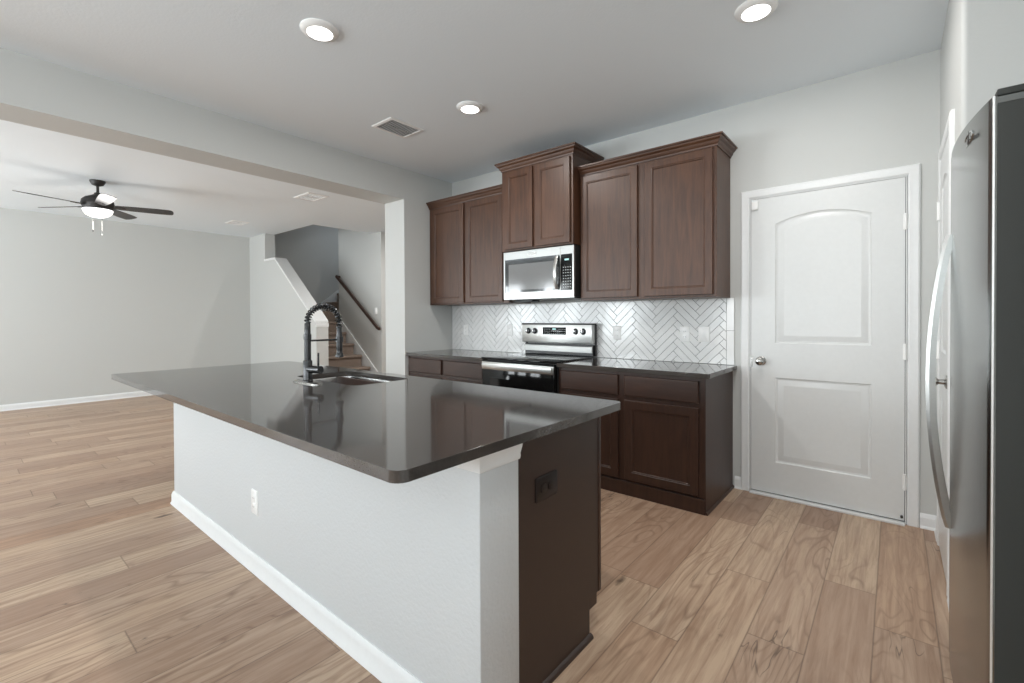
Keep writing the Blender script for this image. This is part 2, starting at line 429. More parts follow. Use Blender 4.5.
baseboard('baseboard_column', (XI, JY, 0), (XW, JY, 0), (0, -1, 0), 'white baseboard at the wall end by the counter')

# ------------------------------------------------------------------ doors
CAS = [(0, 0), (.004, .012), (.012, .017), (.03, .015), (.05, .017), (.058, .012), (.06, 0)]   # across, depth
def casing(F, a, b, top):
    """three-sided casing with mitred corners; a,b = inner opening edges"""
    m = MB(); bm = m.bm; rr = []
    for (u, v, du, dv) in ((a, 0, -1, 0), (a, top, -1, 1), (b, top, 1, 1), (b, 0, 1, 0)):
        rr.append([bm.verts.new(F(u+du*c, v+dv*c, d)) for c, d in CAS])
    n = len(CAS)
    for A, B in zip(rr, rr[1:]):
        for i in range(n-1): bm.faces.new((A[i], A[i+1], B[i+1], B[i]))
    return m
def arch_loop(a, b, c, d, rise):
    """rect with segmental arched top; d = spring line height"""
    def f(i):
        pts = [(a+i, c+i), (b-i, c+i)]
        n = 14; w = (b-a)/2-i; cx = (a+b)/2
        for k in range(n+1):
            t = 1-2*k/n; x = cx+w*t
            pts.append((x, d-i+rise*(1-t*t)))
        return pts
    return f
def rect_loop(a, b, c, d): return lambda i: [(a+i, c+i), (b-i, c+i), (b-i, d-i), (a+i, d-i)]
PSTEP = [(0, 0), (.006, -.006), (.016, -.009), (.026, -.007), (.05, -.001), (.054, -.0015)]
def door_slab(F, a, b, z0, z1, panels, th):
    m = MB(); m.plate(F, rect(a, b, z0, z1), [p(0) for p in panels], 0, None)
    bm = m.bm; o = [bm.verts.new(F(u, v, 0)) for u, v in rect(a, b, z0, z1)]; q = [bm.verts.new(F(u, v, -th)) for u, v in rect(a, b, z0, z1)]
    for i in range(4): bm.faces.new((o[i], o[(i+1) % 4], q[(i+1) % 4], q[i]))
    bm.faces.new(q[::-1])
    for p in panels: m.rings(F, p, PSTEP)
    return m
def knob(parent, c, axis):
    prof = [(0, 0), (.031, 0), (.031, .004), (.024, .008), (.012, .011), (.011, .028), (.017, .034), (.026, .043), (.029, .052), (.026, .061), (.016, .067), (0, .069)]
    return MB().lathe(prof, c, axis, 28).build('knob', M['nickel'], parent)
def hinge(parent, F, u, v):
    m = MB(); p0 = F(u, v-.045, .006); p1 = F(u, v+.045, .006)
    m.cyl(p0, p1, .0065, n=12)
    for dz in (-.047, .045): m.cyl(F(u, v+dz, .006), F(u, v+dz+.003, .006), .0075, n=12)
    q = [F(u-.010, v-.044, .0025), F(u+.010, v+.044, .0005)]
    m.box(*sorted((q[0].x, q[1].x)), *sorted((q[0].y, q[1].y)), q[0].z, q[1].z)
    return m.build('hinge', M['plastic'], parent)

# door 1: two-panel arched door in the north wall (a recess is not needed: slab sits 2 mm proud of the wall plane, inside the casing)
d1 = empty('door_1', (-.366, D, 0), 'white two-panel interior door with arched upper panel and round knob', kind='structure')
F = F_front(D-.012)
la, lb, lt = -.777, .046, 2.046
door_slab(F, la, lb, .02, lt, [arch_loop(-.628, -.108, 1.05, 1.86, .055), rect_loop(-.628, -.108, .235, .815)], .010).build('slab', M['door'], d1, smooth=25)
casing(F_front(D), la-.008, lb+.008, lt+.008).build('door_frame', M['trim'], d1, smooth=25)
m = MB(); m.box(la-.008, la-.003, D-.014, D, 0, lt+.005).box(lb+.003, lb+.008, D-.014, D, 0, lt+.005).box(la-.003, lb+.003, D-.014, D, lt+.003, lt+.008)
m.build('door_jamb', M['trim'], d1, smooth=None)
MB().box(la-.003, lb+.003, D-.0015, D, .012, lt+.003).build('shadow_gap', M['vent_dark'], d1, smooth=None)
MB().box(la-.003, lb+.003, D-.05, D, 0, .014, .003).build('threshold', M['trim'], d1)
knob(d1, (-.713, D-.012, .925), '-Y')
MB().box(la-.004, la+.012, D-.0135, D-.011, .88, .95).build('latch_plate', M['nickel'], d1)
for z in (1.785, 1.02, .25): hinge(d1, F_front(D-.012), lb+.001, z)
MB().cyl((lb-.012, D-.012, .045), (lb-.012, D-.03, .045), .007, n=12).build('hinge_stop', M['black'], d1)
cs = MB().box(la+.006, la+.046, D-.028, D-.012, 1.972, 2.03, .003).build('contact_sensor', M['plastic'], origin=(la+.02, D, 1.972))
tag(cs, 'small white plastic contact sensor on the top corner of the white door', 'sensor')

# door 2: narrow pantry door in the return wall
d2 = empty('door_2', (XE, 3.0, 0), 'narrow white door in the return wall half hidden by the refrigerator handle', kind='structure')
F = F_west(XE+.0-.006+.0)
pa, pb = 2.80, 3.34
F2 = F_west(XE-.012)
door_slab(F2, pa, pb, .02, 2.046, [arch_loop(pa+.12, pb-.12, 1.05, 1.88, .035), rect_loop(pa+.12, pb-.12, .235, .815)], .010).build('slab', M['door'], d2, smooth=25)
casing(F_west(XE), pa-.008, pb+.008, 2.054).build('door_frame', M['trim'], d2, smooth=25)
MB().box(XE-.0015, XE, pa-.004, pb+.004, .0, 2.049).build('shadow_gap', M['vent_dark'], d2, smooth=None)
knob(d2, (XE-.012, pa+.065, .93), '-X')
for z in (1.785, 1.05, .35): hinge(d2, F_west(XE-.012), pb+.001, z)

# ------------------------------------------------------------------ cabinets
def shaker(parent, F, a, b, z0, z1, mat, name='door', stile=.05, th=.019):
    """door with a recessed flat panel; F plane is the face-frame, door stands th proud"""
    m = MB(); L = rect_loop(a, b, z0, z1)
    m.rings(F, L, [(0, 0), (0, th-.003), (.0025, th), (stile, th), (stile+.004, th-.003), (stile+.009, th-.0035), (stile+.013, th-.010)])
    return m.build(name, mat, parent, smooth=20)
def slab_drawer(parent, F, a, b, z0, z1, mat, th=.019):
    m = MB(); m.rings(F, rect_loop(a, b, z0, z1), [(0, 0), (0, th-.006), (.003, th-.002), (.007, th)])
    return m.build('drawer', mat, parent, smooth=20)
CROWN = [(0, -.012), (.006, -.012), (.008, -.002), (.016, .006), (.022, .022), (.036, .034), (.04, .044), (.048, .046), (.048, .058), (0, .058)]
def crown_path(x0, x1, yf, z, left=True, right=True, yb=D, mat='cabH', parent=None):
    U = (0, 0, 1); path = []
    if left: path += [((x0, yb, z), (-1, 0, 0), U), ((x0, yf, z), (-1, -1, 0), U)]
    else: path += [((x0, yf, z), (0, -1, 0), U)]
    if right: path += [((x1, yf, z), (1, -1, 0), U), ((x1, yb, z), (1, 0, 0), U)]
    else: path += [((x1, yf, z), (0, -1, 0), U)]
    return MB().sweep(CROWN, path).build('crown_molding', M[mat], parent, smooth=25)
YU = 3.2525
def upper(name_label, x0, x1, z0, z1, yf, doors, dz, left, right, ck=True):
    t = empty('upper_cabinet', ((x0+x1)/2, D, z0), name_label, 'cabinet', 'dark wood upper wall cabinets')
    m = MB(); m.box(x0, x1, yf, D-.002, z0, z1, .0015, 1)
    m.build('body', M['cab'], t)
    F = F_front(yf)
    for a, b in doors: shaker(t, F, a, b, dz[0], dz[1], M['cab'])
    crown_path(x0, x1, yf, z1-.002, left, right, D-.003, parent=t)
    return t
upper('dark brown two-door wall cabinet left of the microwave, against the grey side wall', XW+.004, -2.722, 1.368, 2.395, YU,
      [(-3.782, -3.303), (-3.268, -2.79)], (1.382, 2.372), False, False)
upper('taller raised two-door dark brown cabinet directly above the microwave', -2.717, -1.972, 1.818, 2.545, 3.15,
      [(-2.676, -2.366), (-2.334, -1.994)], (1.832, 2.515), True, True)
upper('wide two-door dark brown wall cabinet right of the microwave, ending near the white door', -1.968, -.916, 1.366, 2.385, YU,
      [(-1.953, -1.472), (-1.414, -.938)], (1.383, 2.36), False, True)

YB = 2.9625; ZC = .882; TH = .03
def base_cab(label, x0, x1, cols, dside, hascover):
    t = empty('base_cabinet', ((x0+x1)/2, D, 0), label, 'cabinet', 'dark wood base cabinets along the tiled wall')
    m = MB(); m.box(x0, x1, YB, D-.002, .10, ZC-TH, .0015, 1); m.build('body', M['base'], t)
    MB().box(x0+.002, x1-.002, YB+.012, D-.002, 0, .10).build('toe_kick', M['toe'], t, smooth=None)
    F = F_front(YB)
    for a, b in cols:
        slab_drawer(t, F, a, b, .69, .83, M['baseH'])
        shaker(t, F, a, b, .115, .66, M['base'], stile=.052)
    return t
bl = base_cab('dark brown base cabinet left of the stove, beside the grey side wall', XW+.004, -2.758, [(-3.80, -3.315), (-3.265, -2.775)], None, None)
br = base_cab('dark brown base cabinet right of the stove, its end panel beside the white door', -1.985, -.905, [(-1.965, -1.485), (-1.438, -.94)], None, None)
MB().box(-.905, -.899, YB-.004, D-.002, .0, ZC-TH-.001, .001, 1).build('end_panel', M['base'], br)
MB().sweep([(0, 0), (.012, 0), (.011, .008), (.006, .016), (0, .018)], [((-.899, YB-.002, 0), (1, 0, 0), (0, 0, 1)), ((-.899, D-.002, 0), (1, 0, 0), (0, 0, 1))]).build('shoe_molding', M['base'], br)
MB().box(-1.98, -.899, YB-.008, YB+.012, 0, .095, .002, 1).build('base_trim', M['base'], br)

# counters
def worktop(name, outer, holes, label, ztop=ZC, th=TH, group=None):
    m = MB(); F = F_up(ztop)
    bv = .003
    # top, chamfer, sides, bottom
    m.plate(F, outer, holes, 0, -th)
    o = m.build(name, M['quartz'], origin=(outer[0][0], outer[0][1], ztop-th), smooth=40)
    mod = o.modifiers.new('bevel', 'BEVEL'); mod.width = bv; mod.segments = 2; mod.limit_method = 'ANGLE'; mod.angle_limit = math.radians(50)
    tag(o, label, 'countertop', group); return o
YCF = 2.9316
worktop('countertop', rect(XW+.003, -2.754, YCF, D-.012), (), 'dark glossy stone countertop left of the stove, reflecting the tiles', group='dark stone counters along the tiled wall')
worktop('countertop', [(-1.989, YCF), (-.868-.012, YCF), (-.868, YCF+.012), (-.868, D-.012), (-1.989, D-.012)], (), 'dark glossy stone countertop right of the stove, ending by the white door', group='dark stone counters along the tiled wall')

# ------------------------------------------------------------------ herringbone backsplash
def backsplash():
    W = .048; n = 5; g = .0026
    x0, x1, z0, z1 = XW+.002, -.941, ZC+.002, 1.367
    s0 = -1.482; bm_all = MB()
    q = 1/math.sqrt(2)
    def to(a, b):   # pattern coords (units W) -> wall
        return ((a-b)*q*W + s0 + .5*q*W, (a+b)*q*W + .9)
    def add(poly, seed):
        # clip polygon to the rectangle
        for ax, lim, sg in ((0, x0, 1), (0, x1, -1), (1, z0, 1), (1, z1, -1)):
            out = []
            for i in range(len(poly)):
                p, r = poly[i], poly[(i+1) % len(poly)]
                ip, ir = sg*(p[ax]-lim) >= 0, sg*(r[ax]-lim) >= 0
                if ip: out.append(p)
                if ip != ir:
                    t = (lim-p[ax])/(r[ax]-p[ax]); out.append((p[0]+t*(r[0]-p[0]), p[1]+t*(r[1]-p[1])))
            poly = out
            if len(poly) < 3: return
        ar = abs(sum(poly[i][0]*poly[(i+1) % len(poly)][1]-poly[(i+1) % len(poly)][0]*poly[i][1] for i in range(len(poly))))/2
        if ar < 2e-5: return
        cx = sum(p[0] for p in poly)/len(poly); cz = sum(p[1] for p in poly)/len(poly)
        rr = random.Random(seed); tx, tz, dd = rr.uniform(-.005, .005), rr.uniform(-.005, .005), rr.uniform(0, .0003)
        b = bm_all.bm; R = []
        for ins, d in ((0, .0), (0, .0052), (.0012, .0066)):
            ring = []
            for p in poly:
                L = math.hypot(p[0]-cx, p[1]-cz) or 1; k = 1-ins/L*1.4
                ring.append(b.verts.new(Vector((cx+(p[0]-cx)*k, D-.004-d-dd-((p[0]-cx)*tx+(p[1]-cz)*tz if d > 0 else 0), cz+(p[1]-cz)*k))))
            R.append(ring)
        m_ = len(poly)
        for A, B in zip(R, R[1:]):
            for i in range(m_): b.faces.new((A[i], A[(i+1) % m_], B[(i+1) % m_], B[i]))
        b.faces.new(R[-1])
    e = g/2/W
    for m in range(-12, 12):
        for k in range(-50, 60):
            a0 = k+2*n*m; b0 = k
            add([to(a0+e, b0+e), to(a0+n-e, b0+e), to(a0+n-e, b0+1-e), to(a0+e, b0+1-e)], (k, m, 0).__hash__())
            a1 = k+n+2*n*m; b1 = k-n+1
            add([to(a1+e, b1+e), to(a1+1-e, b1+e), to(a1+1-e, b1+n-e), to(a1+e, b1+n-e)], (k, m, 1).__hash__())
    x0, x1 = -.939, -.888
    for za, zb in ((ZC+.002, 1.130), (1.132, 1.367)):
        b = bm_all; b.box(x0, x1, D-.0108, D-.004, za, zb, .0012, 1)
    t = bm_all.build('backsplash', M['tile'], origin=(-2.36, D, ZC), smooth=None)
    tag(t, 'glossy white herringbone tile backsplash between counters and upper cabinets', 'backsplash')
    MB().box(XW+.001, -.889, D-.007, D-.001, ZC+.001, 1.3675).build('grout', M['grout'], t, smooth=None)
    return t
backsplash()

# ------------------------------------------------------------------ outlets and switches
def outlet(F, u, v, label, mat='plastic', w=.072, h=.117, kind='outlet', horiz=False, d0=0, group='white wall outlets on the backsplash'):
    if horiz: w, h = h, w
    t = empty('wall_outlet' if kind == 'outlet' else 'light_switch', F(u, v, d0), label, kind, group)
    m = MB(); m.rings(F, lambda i: rrect(u-w/2+i, u+w/2-i, v-h/2+i, v+h/2-i, .006, 3), [(0, d0), (0, d0+.003), (.003, d0+.0055)])
    m.build('cover_plate', M[mat], t)
    if kind == 'outlet':
        for s in (-1, 1):
            cu, cv = (u+s*.021, v) if horiz else (u, v+s*.021)
            f = MB(); f.rings(F, lambda i: rrect(cu-.016+i, cu+.016-i, cv-.0145+i, cv+.0145-i, .010, 4), [(0, d0+.0055), (0, d0+.0078), (.001, d0+.0082)])
            fo = f.build('receptacle', M[mat], t)
            sl = MB()
            for q, hh in ((-.006, .0045), (.006, .0038)):
                a, b_ = (cu, cv+q) if horiz else (cu+q, cv)
                hw_, hv = (hh, .0011) if horiz else (.0011, hh)
                sl.plate(F, rect(a-hw_, a+hw_, b_-hv, b_+hv), (), d0+.0083, d0+.0080)
            sl.build('slot', M['black'], fo, smooth=None)
    else:
        f = MB(); f.rings(F, lambda i: rrect(u-.016+i, u+.016-i, v-.033+i, v+.033-i, .002, 2), [(0, d0+.0055), (0, d0+.0085), (.002, d0+.0095)])
        f.build('rocker', M[mat], t)
    return t
FB = F_front(D-.0108)
outlet(FB, -3.607, 1.10, 'white outlet on the backsplash nearest the grey side wall')
outlet(FB, -2.985, 1.105, 'white outlet on the backsplash just left of the stove panel')
outlet(FB, -1.805, 1.10, 'white outlet on the backsplash just right of the stove panel')
outlet(FB, -1.237, 1.10, 'white outlet on the backsplash beside the light switch, over the right counter')
outlet(FB, -1.096, 1.10, 'white rocker light switch on the backsplash over the right counter near the door', kind='switch', group=None, w=.082)
outlet(F_front(WY), -7.083, 1.36, 'white light switch on the staircase wall below the handrail', kind='switch', group=None)

# ------------------------------------------------------------------ range (stove)
rg = empty('kitchen_stove', (-2.37, 3.25, 0), 'stainless steel and black electric stove with rear control panel between the counters', 'stove')
rx0, rx1 = -2.75, -1.993
MB().box(rx0, rx1, YCF+.03, D-.03, .02, .875, .003, 1).build('body', M['frame_dark'], rg)
m = MB(); m.box(rx0-.002, rx1+.002, YCF-.025, 3.50, .876, .894, .004); m.build('cooktop', M['glass_black'], rg)
ct = rg.children[-1]
for cx, cy, r in ((-2.56, 3.07, .10), (-2.17, 3.07, .085), (-2.56, 3.33, .075), (-2.17, 3.33, .10)):
    m = MB()
    for rr_ in (r,): m.rings(F_up(.8942), lambda i, cx=cx, cy=cy, rr_=rr_: [(cx+(rr_-i)*math.cos(2*PI*k/40), cy+(rr_-i)*math.sin(2*PI*k/40)) for k in range(40)], [(0, 0), (.0025, .0002)], cap=False)
    m.build('burner_ring', M['fridge_side'], ct, smooth=None)

# backguard
m = MB()
prof = [(0, .894), (0, .925), (.004, .93), (.016, .972), (.016, .985), (0, .99)]
m.box(rx0+.012, rx1-.006, 3.505, D-.035, .894, .99, .002, 1)
m.build('backguard_riser', M['black'], rg)
m = MB().sweep([(0, .920), (.017, .923), (.0175, .935), (.0165, .974), (0, .978)], [((rx0+.014, 3.505, 0), (0, -1, 0), (0, 0, 1)), ((rx1-.008, 3.505, 0), (0, -1, 0), (0, 0, 1))])
m.build('vent_trim', M['steel_trim'], rg)
cp = MB().box(rx0+.002, rx1+.002, 3.472, 3.53, 1.0, 1.168, .006).build('control_panel', M['steel'], rg)
MB().box(rx0, rx1+.004, 3.468, D-.03, 1.166, 1.178, .003).build('panel_top', M['black'], rg)
MB().box(rx1-.004, rx1+.006, 3.53, D-.03, .894, 1.168, .002).build('side_cap', M['frame_dark'], rg)
MB().box(rx0, rx0+.012, 3.53, D-.03, .894, 1.168, .002).build('side_cap', M['frame_dark'], rg)
F = F_front(3.472)
m = MB(); m.rings(F, lambda i: rrect(-2.505+i, -2.25-i, 1.076+i, 1.142-i, .004, 3), [(0, 0), (0, .002), (.001, .0026)])
dp = m.build('display', M['glass_black'], rg)
m = MB()
for r_ in range(3):
    for c_ in range(12):
        if 4 <= c_ <= 7 and r_ == 2: continue
        x = -2.492+c_*.0205; z = 1.085+r_*.019
        m.plate(F, rect(x, x+.011, z, z+.0035), (), .0027, .0030)
m.build('button_print', M['print'], dp, smooth=None)
RX = Matrix.Rotation(PI/2, 4, 'X')
MB().plate(F, rect(-2.395, -2.360, 1.120, 1.133), (), .0027, .0030).build('clock_display', M['lcd'], dp, smooth=None)
for x in (-2.672, -2.597, -2.152, -2.075):
    k = MB().lathe([(0, 0), (.028, 0), (.028, .003), (.022, .005), (.0205, .022), (.018, .025), (0, .026)], (x, 3.472, 1.107), '-Y', 28).build('knob', M['gun'], rg)
    MB().box(x-.004, x+.004, 3.472-.033, 3.472-.024, 1.107-.019, 1.107+.019, .002).build('grip', M['chrome'], k)
# oven door
od = MB().box(rx0+.004, rx1-.004, YCF-.02, YCF+.028, .22, .868, .004).build('oven_door', M['glass_black'], rg)
MB().box(rx0+.005, rx1-.005, YCF-.028, YCF-.012, .792, .856, .004).build('door_band', M['steel'], od)
hb = MB().box(rx0+.02, rx1-.012, YCF-.046, YCF-.034, .802, .85, .005, 3)
for x in (rx0+.03, rx1-.03): hb.box(x-.008, x+.008, YCF-.038, YCF-.026, .812, .84, .002)
hb.build('handle', M['steel'], od)
MB().plate(F_front(YCF-.0202), rrect(rx0+.09, rx1-.09, .34, .72, .02), (), 0, .001).build('oven_window', M['glass_black'], od)
MB().box(rx0+.004, rx1-.004, YCF-.018, YCF+.028, .06, .21, .004).build('drawer', M['steel'], rg)
MB().box(rx0+.02, rx1-.02, YCF+.05, D-.08, 0, .03).build('leg', M['black'], rg, smooth=None)

# ------------------------------------------------------------------ microwave
mw = empty('microwave_oven', (-2.37, 3.3, 1.39), 'stainless steel over-the-range microwave with curved handle mounted under the tall cabinet', 'microwave')
mx0, mx1, mz0, mz1 = -2.716, -1.976, 1.392, 1.815; my = 3.185
MB().box(mx0, mx1, my, D-.012, mz0+.006, mz1-.002, .002, 1).build('body', M['frame_dark'], mw)
F = F_front(my)
def mwp(x): return x
dv = -2.107
m = MB(); m.plate(F, rrect(mx0+.001, dv-.001, mz0, mz1-.003, .004, 3), [rect(-2.700, dv-.004, 1.452, 1.745)], .018, 0)
mdoor = m.build('door', M['steel_mw'], mw, smooth=None)
MB().plate(F, rect(-2.701, dv-.003, 1.451, 1.746), (), .015, .004).build('door_glass', M['mw_glass'], mdoor, smooth=None)
MB().plate(F, rrect(-2.66, -2.16, 1.475, 1.70, .006, 3), (), .0156, .0148).build('window_mesh', M['mw_mesh'], mdoor, smooth=None)
m = MB(); N = 14
for i in range(N):
    t0, t1 = i/N, (i+1)/N
pts = [];
for i in range(17):
    t = i/16; z = 1.462+.272*t; b_ = math.sin(PI*t); pts.append(((-2.135, my-.024-.034*b_, z), (0, -1, 0), (1, 0, 0)))
m = MB(); HW = [(0, -.016), (.006, -.014), (.0085, 0), (.006, .014), (0, .016), (-.004, 0)]
m.sweep(HW, pts); m.cyl((-2.135, my-.012, 1.468), (-2.135, my-.028, 1.468), .009, n=12).cyl((-2.135, my-.012, 1.728), (-2.135, my-.028, 1.728), .009, n=12)
m.build('handle', M['steel'], mdoor)
mp_ = MB(); mp_.plate(F, rrect(dv+.001, mx1-.001, mz0, mz1-.003, .004, 3), [rect(dv+.004, mx1-.016, 1.452, 1.745)], .018, 0)
pnl = mp_.build('control_panel', M['steel_mw'], mw, smooth=None)
MB().plate(F, rect(dv+.003, mx1-.015, 1.451, 1.746), (), .015, .004).build('keypad_glass', M['glass_black'], pnl, smooth=None)
m = MB()
for r_ in range(8):
    for c_ in range(4):
        x = -2.083+c_*.022; z = 1.475+r_*.023
        if z < 1.67: m.plate(F, rect(x, x+.010, z, z+.006), (), .0151, .0154)
m.build('keypad_print', M['print'], pnl, smooth=None)
MB().plate(F, rect(-2.066, -2.026, 1.694, 1.707), (), .0151, .0155).build('clock_display', M['lcd'], pnl, smooth=None)
bd = MB().plate(F, rrect(-2.44, -2.35, 1.77, 1.79, .003, 3), (), .0185, .018).build('badge', M['nickel'], mw, smooth=None)
m = MB(); m.box(mx0+.01, mx1-.01, my+.02, D-.05, mz0-.004, mz0+.008); m.build('vent_base', M['black'], mw, smooth=None)
MB().box(mx0+.05, mx0+.27, my+.05, my+.16, mz0-.022, mz0-.003, .003).build('lamp_cover', M['black'], mw)

# ------------------------------------------------------------------ island
ix0, ix1, iy0, iy1 = -3.844, -.8617, .6341, 1.7605
ZI = ZC-TH
isl = empty('kitchen_island', (-2.35, 1.3, 0), 'long kitchen island with white half wall front and dark brown cabinet end panel', 'kitchen island')
kw = MB().box(-3.70, -.889, .93, 1.104, 0, ZI-.001, .004, 3).build('half_wall', M['knee'], isl)
kw['label'] = 'white painted half wall of the island'
U = (0, 0, 1)
bbi = MB().sweep(BB, [((-3.70, 1.104, 0), (-1, 0, 0), U), ((-3.70, .93, 0), (-1, -1, 0), U), ((-.889, .93, 0), (1, -1, 0), U), ((-.889, .935, 0), (1, 0, 0), U)][:3])
bbi.build('baseboard', M['trim'], kw)
KC = [(0, 0), (.005, .0), (.008, .010), (.007, .018), (.014, .040), (.016, .052), (0, .052)]
MB().sweep(KC, [((-3.70, 1.104, ZI-.054), (-1, 0, 0), U), ((-3.70, .93, ZI-.054), (-1, -1, 0), U), ((-.889, .93, ZI-.054), (1, -1, 0), U), ((-.889, 1.104, ZI-.054), (1, 0, 0), U)]).build('cap_molding', M['trim'], kw)
NY = 1.612
cb = MB().box(-3.70, -2.84, 1.1055, NY, .10, ZI-.001, .001, 1).box(-2.84, -2.10, 1.1055, NY, .10, .60, .001, 1).box(-2.84, -2.10, NY-.018, NY, .60, ZI-.001).box(-2.84, -2.10, 1.1055, 1.20, .60, ZI-.001).box(-2.10, -.905, 1.1055, NY, .10, ZI-.001, .001, 1).build('cabinet_body', M['base'], isl)
cb['label'] = 'dark brown cabinet body'
MB().box(-3.68, -.915, 1.1055, NY-.07, 0, .10).build('toe_kick', M['toe'], isl, smooth=None)
pe = MB().plate(F_east(-.905), [(1.1055, .0), (1.545, 0), (1.545, .15), (1.612, .15), (1.612, ZI-.001), (1.1055, ZI-.001)], (), .006, 0).build('end_panel', M['panel'], isl, smooth=None)
MB().box(-.905, -.896, NY, NY+.02, .15, ZI-.002, .002).build('door_edge', M['base'], isl)
MB().sweep([(0, 0), (.014, 0), (.0135, .007), (.009, .014), (0, .018)], [((-.899, 1.106, 0), (1, 0, 0), U), ((-.899, 1.552, 0), (1, 0, 0), U)]).build('shoe_molding', M['panel'], isl)
FI = F_back(NY)
xs = [(-3.68, -3.25), (-3.235, -2.81), (-2.79, -2.40), (-2.385, -1.99)]
for a, b in xs: shaker(isl, FI, a, b, .13, .66, M['base'])
for a, b in xs: slab_drawer(isl, FI, a, b, .69, .83, M['baseH'])
shaker(isl, FI, -1.34, -.92, .13, .66, M['base']); slab_drawer(isl, FI, -1.34, -.92, .69, .83, M['baseH'])
dw = MB().box(-1.965, -1.365, NY+.001, NY+.028, .11, .84, .004).build('dishwasher', M['steel'], origin=(-1.66, NY, .11))
dw['label'] = 'stainless dishwasher front on the stove side of the island'; dw['category'] = 'dishwasher'
sx0, sx1, sy0, sy1 = -2.80, -2.14, 1.315, 1.675
worktop('island_countertop', rrect(ix0, ix1, iy0, iy1, .035, 6), [rrect(sx0, sx1, sy0, sy1, .05, 6)], 'long dark glossy stone countertop with sink cutout on the island')
# sink basin (undermount)
sk = empty('undermount_sink', ((sx0+sx1)/2, (sy0+sy1)/2, ZI-.2), 'stainless steel undermount sink set in the dark island countertop', 'sink')
m = MB(); L = lambda i: rrect(sx0-.006+i, sx1+.006-i, sy0-.006+i, sy1+.006-i, .055, 6)
m.rings(F_up(ZI), L, [(-.012, -.002), (0, -.002), (.002, -.01), (.006, -.15), (.02, -.185), (.05, -.195)])
bs_ = m.build('basin', M['sink'], sk)
bs_.modifiers.new('solid', 'SOLIDIFY').thickness = .0015
MB().lathe([(0, .002), (.02, .002), (.03, .006), (.042, .006), (.044, .002)], ((sx0+sx1)/2, (sy0+sy1)/2+.03, ZI-.194), 'Z', 28).build('drain', M['chrome'], sk)

# faucet
fx, fy = -2.448, 1.222
fc = empty('kitchen_faucet', (fx, fy, ZC), 'tall dark gunmetal spring pull-down faucet standing at the island sink', 'faucet')
m = MB(); m.rings(F_up(ZC), lambda i: rrect(fx-.128+i, fx+.128-i, fy-.03+i, fy+.03-i, .0295, 8), [(0, .0005), (0, .005), (.004, .0085)])
m.build('deck_plate', M['nickel'], fc)
MB().lathe([(0, .008), (.027, .008), (.027, .014), (.0235, .018), (.0235, .118), (.021, .122), (0, .122)], (fx, fy, ZC), 'Z').build('base', M['gun'], fc)
MB().lathe([(.0, .12), (.0175, .12), (.0175, .235), (.020, .237), (.020, .262), (.0165, .265), (.0155, .32), (.012, .325), (0, .325)], (fx, fy, ZC), 'Z').build('pole', M['gun'], fc)
arc = []; yA, yB2, zt = fy, fy+.186, ZC+.325
for i in range(41):
    t = i/40; a = PI*(1-t)
    arc.append(Vector((fx, (yA+yB2)/2+(yB2-yA)/2*math.cos(a), zt+.092*math.sin(a))))
arc += [Vector((fx, yB2, zt-.01*i)) for i in range(1, 4)]
MB().tube(arc, .0075, 12).build('hose', M['black'], fc)
# spring coil along the arc
def coil(path, R, r, pitch):
    L = [0]
    for a, b in zip(path, path[1:]): L.append(L[-1]+(b-a).length)
    tot = L[-1]; turns = tot/pitch; N = int(turns*14); out = []
    j = 0
    for i in range(N+1):
        s = tot*i/N
        while j < len(L)-2 and L[j+1] < s: j += 1
        f = (s-L[j])/(L[j+1]-L[j]); p = path[j].lerp(path[j+1], f); t = (path[j+1]-path[j]).normalized()
        nx = Vector((1, 0, 0)); ny = t.cross(nx); an = 2*PI*turns*i/N
        out.append(p+nx*math.cos(an)*R+ny*math.sin(an)*R)
    return out
MB().tube(coil(arc, .0145, .0026, .0165), .0040, 6).build('spring', M['gun'], fc)
sy_ = yB2
MB().lathe([(0, .305), (.011, .305), (.013, .298), (.015, .26), (.0165, .25), (.0165, .165), (.0155, .158), (.019, .148), (.0225, .135), (.0225, .128), (.018, .126), (0, .126)], (fx, sy_, ZC), 'Z').build('spray_head', M['gun'], fc)
MB().cyl((fx, fy, ZC+.228), (fx, sy_-.02, ZC+.228), .0055, n=12).lathe([(.0175, .212), (.0215, .214), (.0215, .242), (.0175, .244)], (fx, sy_, ZC), 'Z').build('holder_arm', M['gun'], fc)
hd = MB().cyl((fx, fy, ZC+.075), (fx+.10, fy+.02, ZC+.075), .0205, n=24)
hl = hd.build('handle', M['gun'], fc)
MB().cyl((fx+.082, fy+.016, ZC+.09), (fx+.084, fy+.016, ZC+.165), .0055, .0048, n=12).build('lever', M['gun'], hl)

# island outlets
outlet(F_front(.93), -2.40, .338, 'white outlet low on the white half wall of the island', group=None)
ob = outlet(F_east(-.899), 1.262, .665, 'dark brown horizontal outlet on the dark end panel of the island', mat='toe', w=.082, h=.125, horiz=True, group=None)

